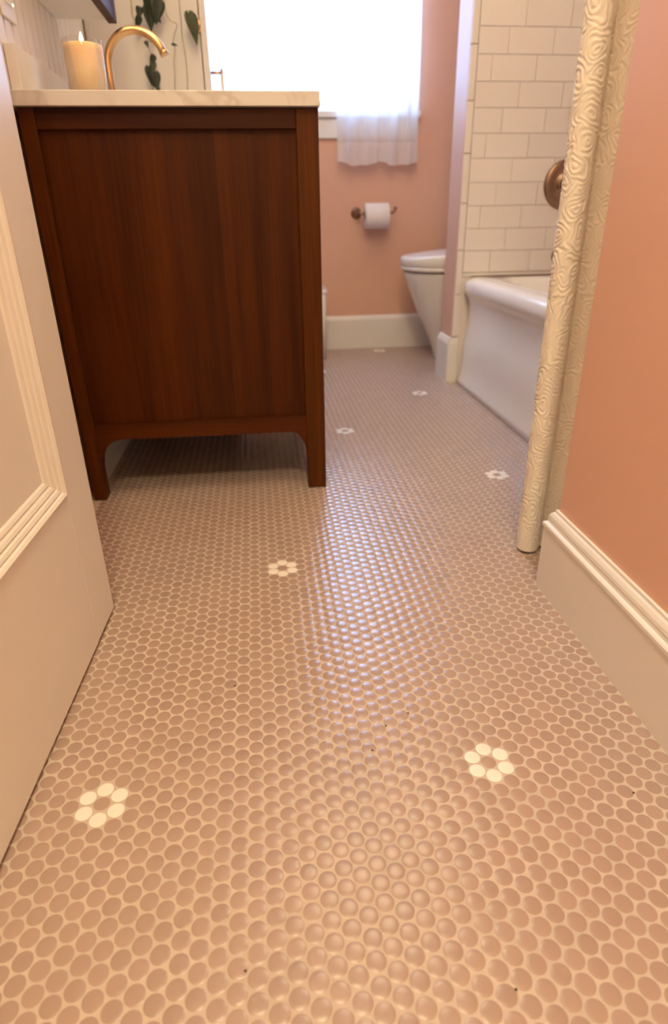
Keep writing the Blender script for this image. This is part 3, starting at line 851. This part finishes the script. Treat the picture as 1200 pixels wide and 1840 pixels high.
# shower fittings on the tiled wall
def plate(name, label, cx_, cz_, r, prof):
    return obj(name, MB().lathe([(a*r, -b) for a, b in prof], (cx_, YP0-0.0100, cz_), 'Y', 40), 'bronze', None)
vt = thing('shower_valve', (1.340, YP0-0.01, 0.617), 'round bronze shower valve plate on the white tile wall', 'valve')
obj('escutcheon', MB().lathe([(0.081,0),(0.080,-0.004),(0.074,-0.009),(0.060,-0.012),(0.045,-0.0125),(0.040,-0.016),(0.036,-0.022),(0.030,-0.024)], (1.340, YP0-0.0100, 0.697), 'Y', 48), 'bronze', vt)
obj('stem', MB().lathe([(0.028,-0.0245),(0.024,-0.045),(0.018,-0.058),(0.004,-0.062)], (1.340, YP0-0.0100, 0.697), 'Y', 28), 'bronze', vt)
obj('lever', MB().tube([(1.340, YP0-0.058, 0.697), (1.375, YP0-0.064, 0.690), (1.41, YP0-0.066, 0.684)], [0.009, 0.007, 0.009], 12), 'bronze', vt)
dv = thing('shower_diverter', (1.350, YP0-0.01, 0.88), 'small bronze diverter knob higher on the tile wall', 'valve')
obj('escutcheon', MB().lathe([(0.026,0),(0.025,-0.006),(0.016,-0.010)], (1.353, YP0-0.0100, 0.912), 'Y', 28), 'bronze', dv)
obj('knob', MB().lathe([(0.010,-0.0105),(0.010,-0.026),(0.019,-0.032),(0.019,-0.044),(0.004,-0.048)], (1.353, YP0-0.0100, 0.912), 'Y', 24), 'bronze', dv)
sp = thing('tub_spout', (1.345, YP0-0.01, 0.44), 'bronze tub spout just above the rim, mostly behind the curtain', 'spout')
obj('flange', MB().lathe([(0.027,0),(0.026,-0.006),(0.019,-0.012)], (1.348, YP0-0.0100, 0.460), 'Y', 28), 'bronze', sp)
obj('spout', MB().tube(catmull([(1.348, YP0-0.022, 0.460), (1.348, YP0-0.07, 0.460), (1.348, YP0-0.11, 0.455), (1.348, YP0-0.125, 0.440)], 6), 0.018, 18), 'bronze', sp)

# ------------------------------------------------------------------ shower curtain (embossed cotton, gathered)
CPATH = [(0.90,0.440),(0.85,0.447),(0.80,0.457),(0.777,0.470),(0.7620,0.484),(0.7525,0.503),(0.7475,0.508),(0.7415,0.501),(0.731,0.490),(0.717,0.486),(0.7055,0.492),(0.7005,0.503),(0.7005,0.515),(0.7070,0.526),(0.722,0.533),(0.76,0.541),(0.83,0.553),(0.92,0.560),(0.943,0.571),(0.92,0.583),(0.84,0.590),(0.785,0.598),(0.770,0.610),(0.79,0.622),(0.85,0.630),(0.92,0.638),(0.945,0.650),(0.92,0.662),(0.85,0.668),(0.81,0.678)]
dense = np.array(catmull(CPATH, 24))
seg = np.r_[0, np.cumsum(np.linalg.norm(np.diff(dense, axis=0), axis=1))]
i_a = 3*24; i_b = 16*24
ua, ub = seg[i_a], seg[i_b]
us = np.r_[np.arange(0, ua, 0.008), np.arange(ua, ub, 0.0018), np.arange(ub, seg[-1], 0.008)]
zs = np.r_[np.arange(0.006, 1.45, 0.0018), np.arange(1.45, 2.03, 0.02), [2.03]]
cx_ = np.interp(us, seg, dense[:,0]); cy_ = np.interp(us, seg, dense[:,1])
tx = np.gradient(cx_, us); ty = np.gradient(cy_, us); ln = np.hypot(tx, ty); nx_, ny_ = -ty/ln, tx/ln
U, Z = np.meshgrid(us, zs)
rng = np.random.RandomState(7)
cs = 0.040
best = np.full(U.shape, 1e9); idb = np.zeros(U.shape)
U0, Z0 = U, Z
U = U + 0.0045*np.sin(Z0*95+U0*40) + 0.002*np.sin(Z0*260+1.3)
Z = Z + 0.004*np.sin(U0*110+Z0*33) + 0.002*np.sin(U0*240+Z0*60)
gi, gj = np.floor(U/cs).astype(int), np.floor(Z/cs).astype(int)
for di in (-1,0,1):
    for dj in (-1,0,1):
        a, b = gi+di, gj+dj
        h = (a*374761393 + b*668265263) & 0x7fffffff
        h = ((h ^ (h >> 13))*1274126177) & 0x7fffffff
        r1 = (h & 0xffff)/65535.0; r2 = ((h >> 8) & 0xffff)/65535.0
        dx = U-(a+0.15+0.7*r1)*cs; dz = Z-(b+0.15+0.7*r2)*cs
        ang = r1*6.28; ex, ez = dx*np.cos(ang)+dz*np.sin(ang), -dx*np.sin(ang)+dz*np.cos(ang)
        d = np.sqrt(ex**2 + (ez*0.78)**2)
        m_ = d < best
        best = np.where(m_, d, best); idb = np.where(m_, r2, idb)
relief = np.sin(2*np.pi*(best/0.0064 + idb)) * 0.00072
U, Z = U0, Z0
fade = np.clip((U-ua)/0.01, 0, 1)*np.clip((ub-U)/0.01, 0, 1)*np.clip((1.44-Z)/0.05, 0, 1)*np.clip((Z-0.012)/0.01, 0, 1)
relief = relief*fade
top = np.clip((Z-0.95)/1.08, 0, 1)
top = top*top*(3-2*top)
X = cx_[None,:] + nx_[None,:]*relief + top*(0.965-cx_[None,:])*0.55 + 0.0035*np.sin(Z*2.3+0.6)
Y = cy_[None,:] + ny_[None,:]*relief + 0.003*np.sin(Z*3.1)
V = np.stack([X, Y, Z], -1).reshape(-1, 3)
nu, nz = len(us), len(zs)
ii = (np.arange(nz-1)[:,None]*nu + np.arange(nu-1)[None,:]).ravel()
F = np.stack([ii, ii+1, ii+nu+1, ii+nu], 1)
mb = MB(); mb.v = V.tolist(); mb.f = [tuple(q) for q in F.tolist()]; mb.smooth = [True]*len(mb.f)
scu = thing('shower_curtain', (0.83, 0.56, 0.006), 'cream shower curtain with embossed swirls, gathered by the right wall', 'shower curtain')
obj('cloth', mb, 'curtain_cotton', scu, recalc=False)
rb = MB().tube([(0.985, YE+0.001, 2.10), (0.985, YP0-0.011, 2.10)], 0.0125, 16)
rb.lathe([(0.03,0.001),(0.03,0.008),(0.016,0.016)], (0.985, YE, 2.10), 'Y', 20).lathe([(0.03,-0.011),(0.03,-0.018),(0.016,-0.026)], (0.985, YP0, 2.10), 'Y', 20)
tag(obj('shower_rod', rb, 'bronze'), 'bronze shower curtain rod over the tub edge', 'rod')
for k in range(8):
    yv = 0.47 + k*0.028
    c = (0.985, yv, 2.0845)
    obj('curtain_ring', MB().tube([(c[0]+0.031*math.cos(a*math.pi/10), c[1], c[2]+0.031*math.sin(a*math.pi/10)) for a in range(21)], 0.0016, 6), 'bronze', scu)
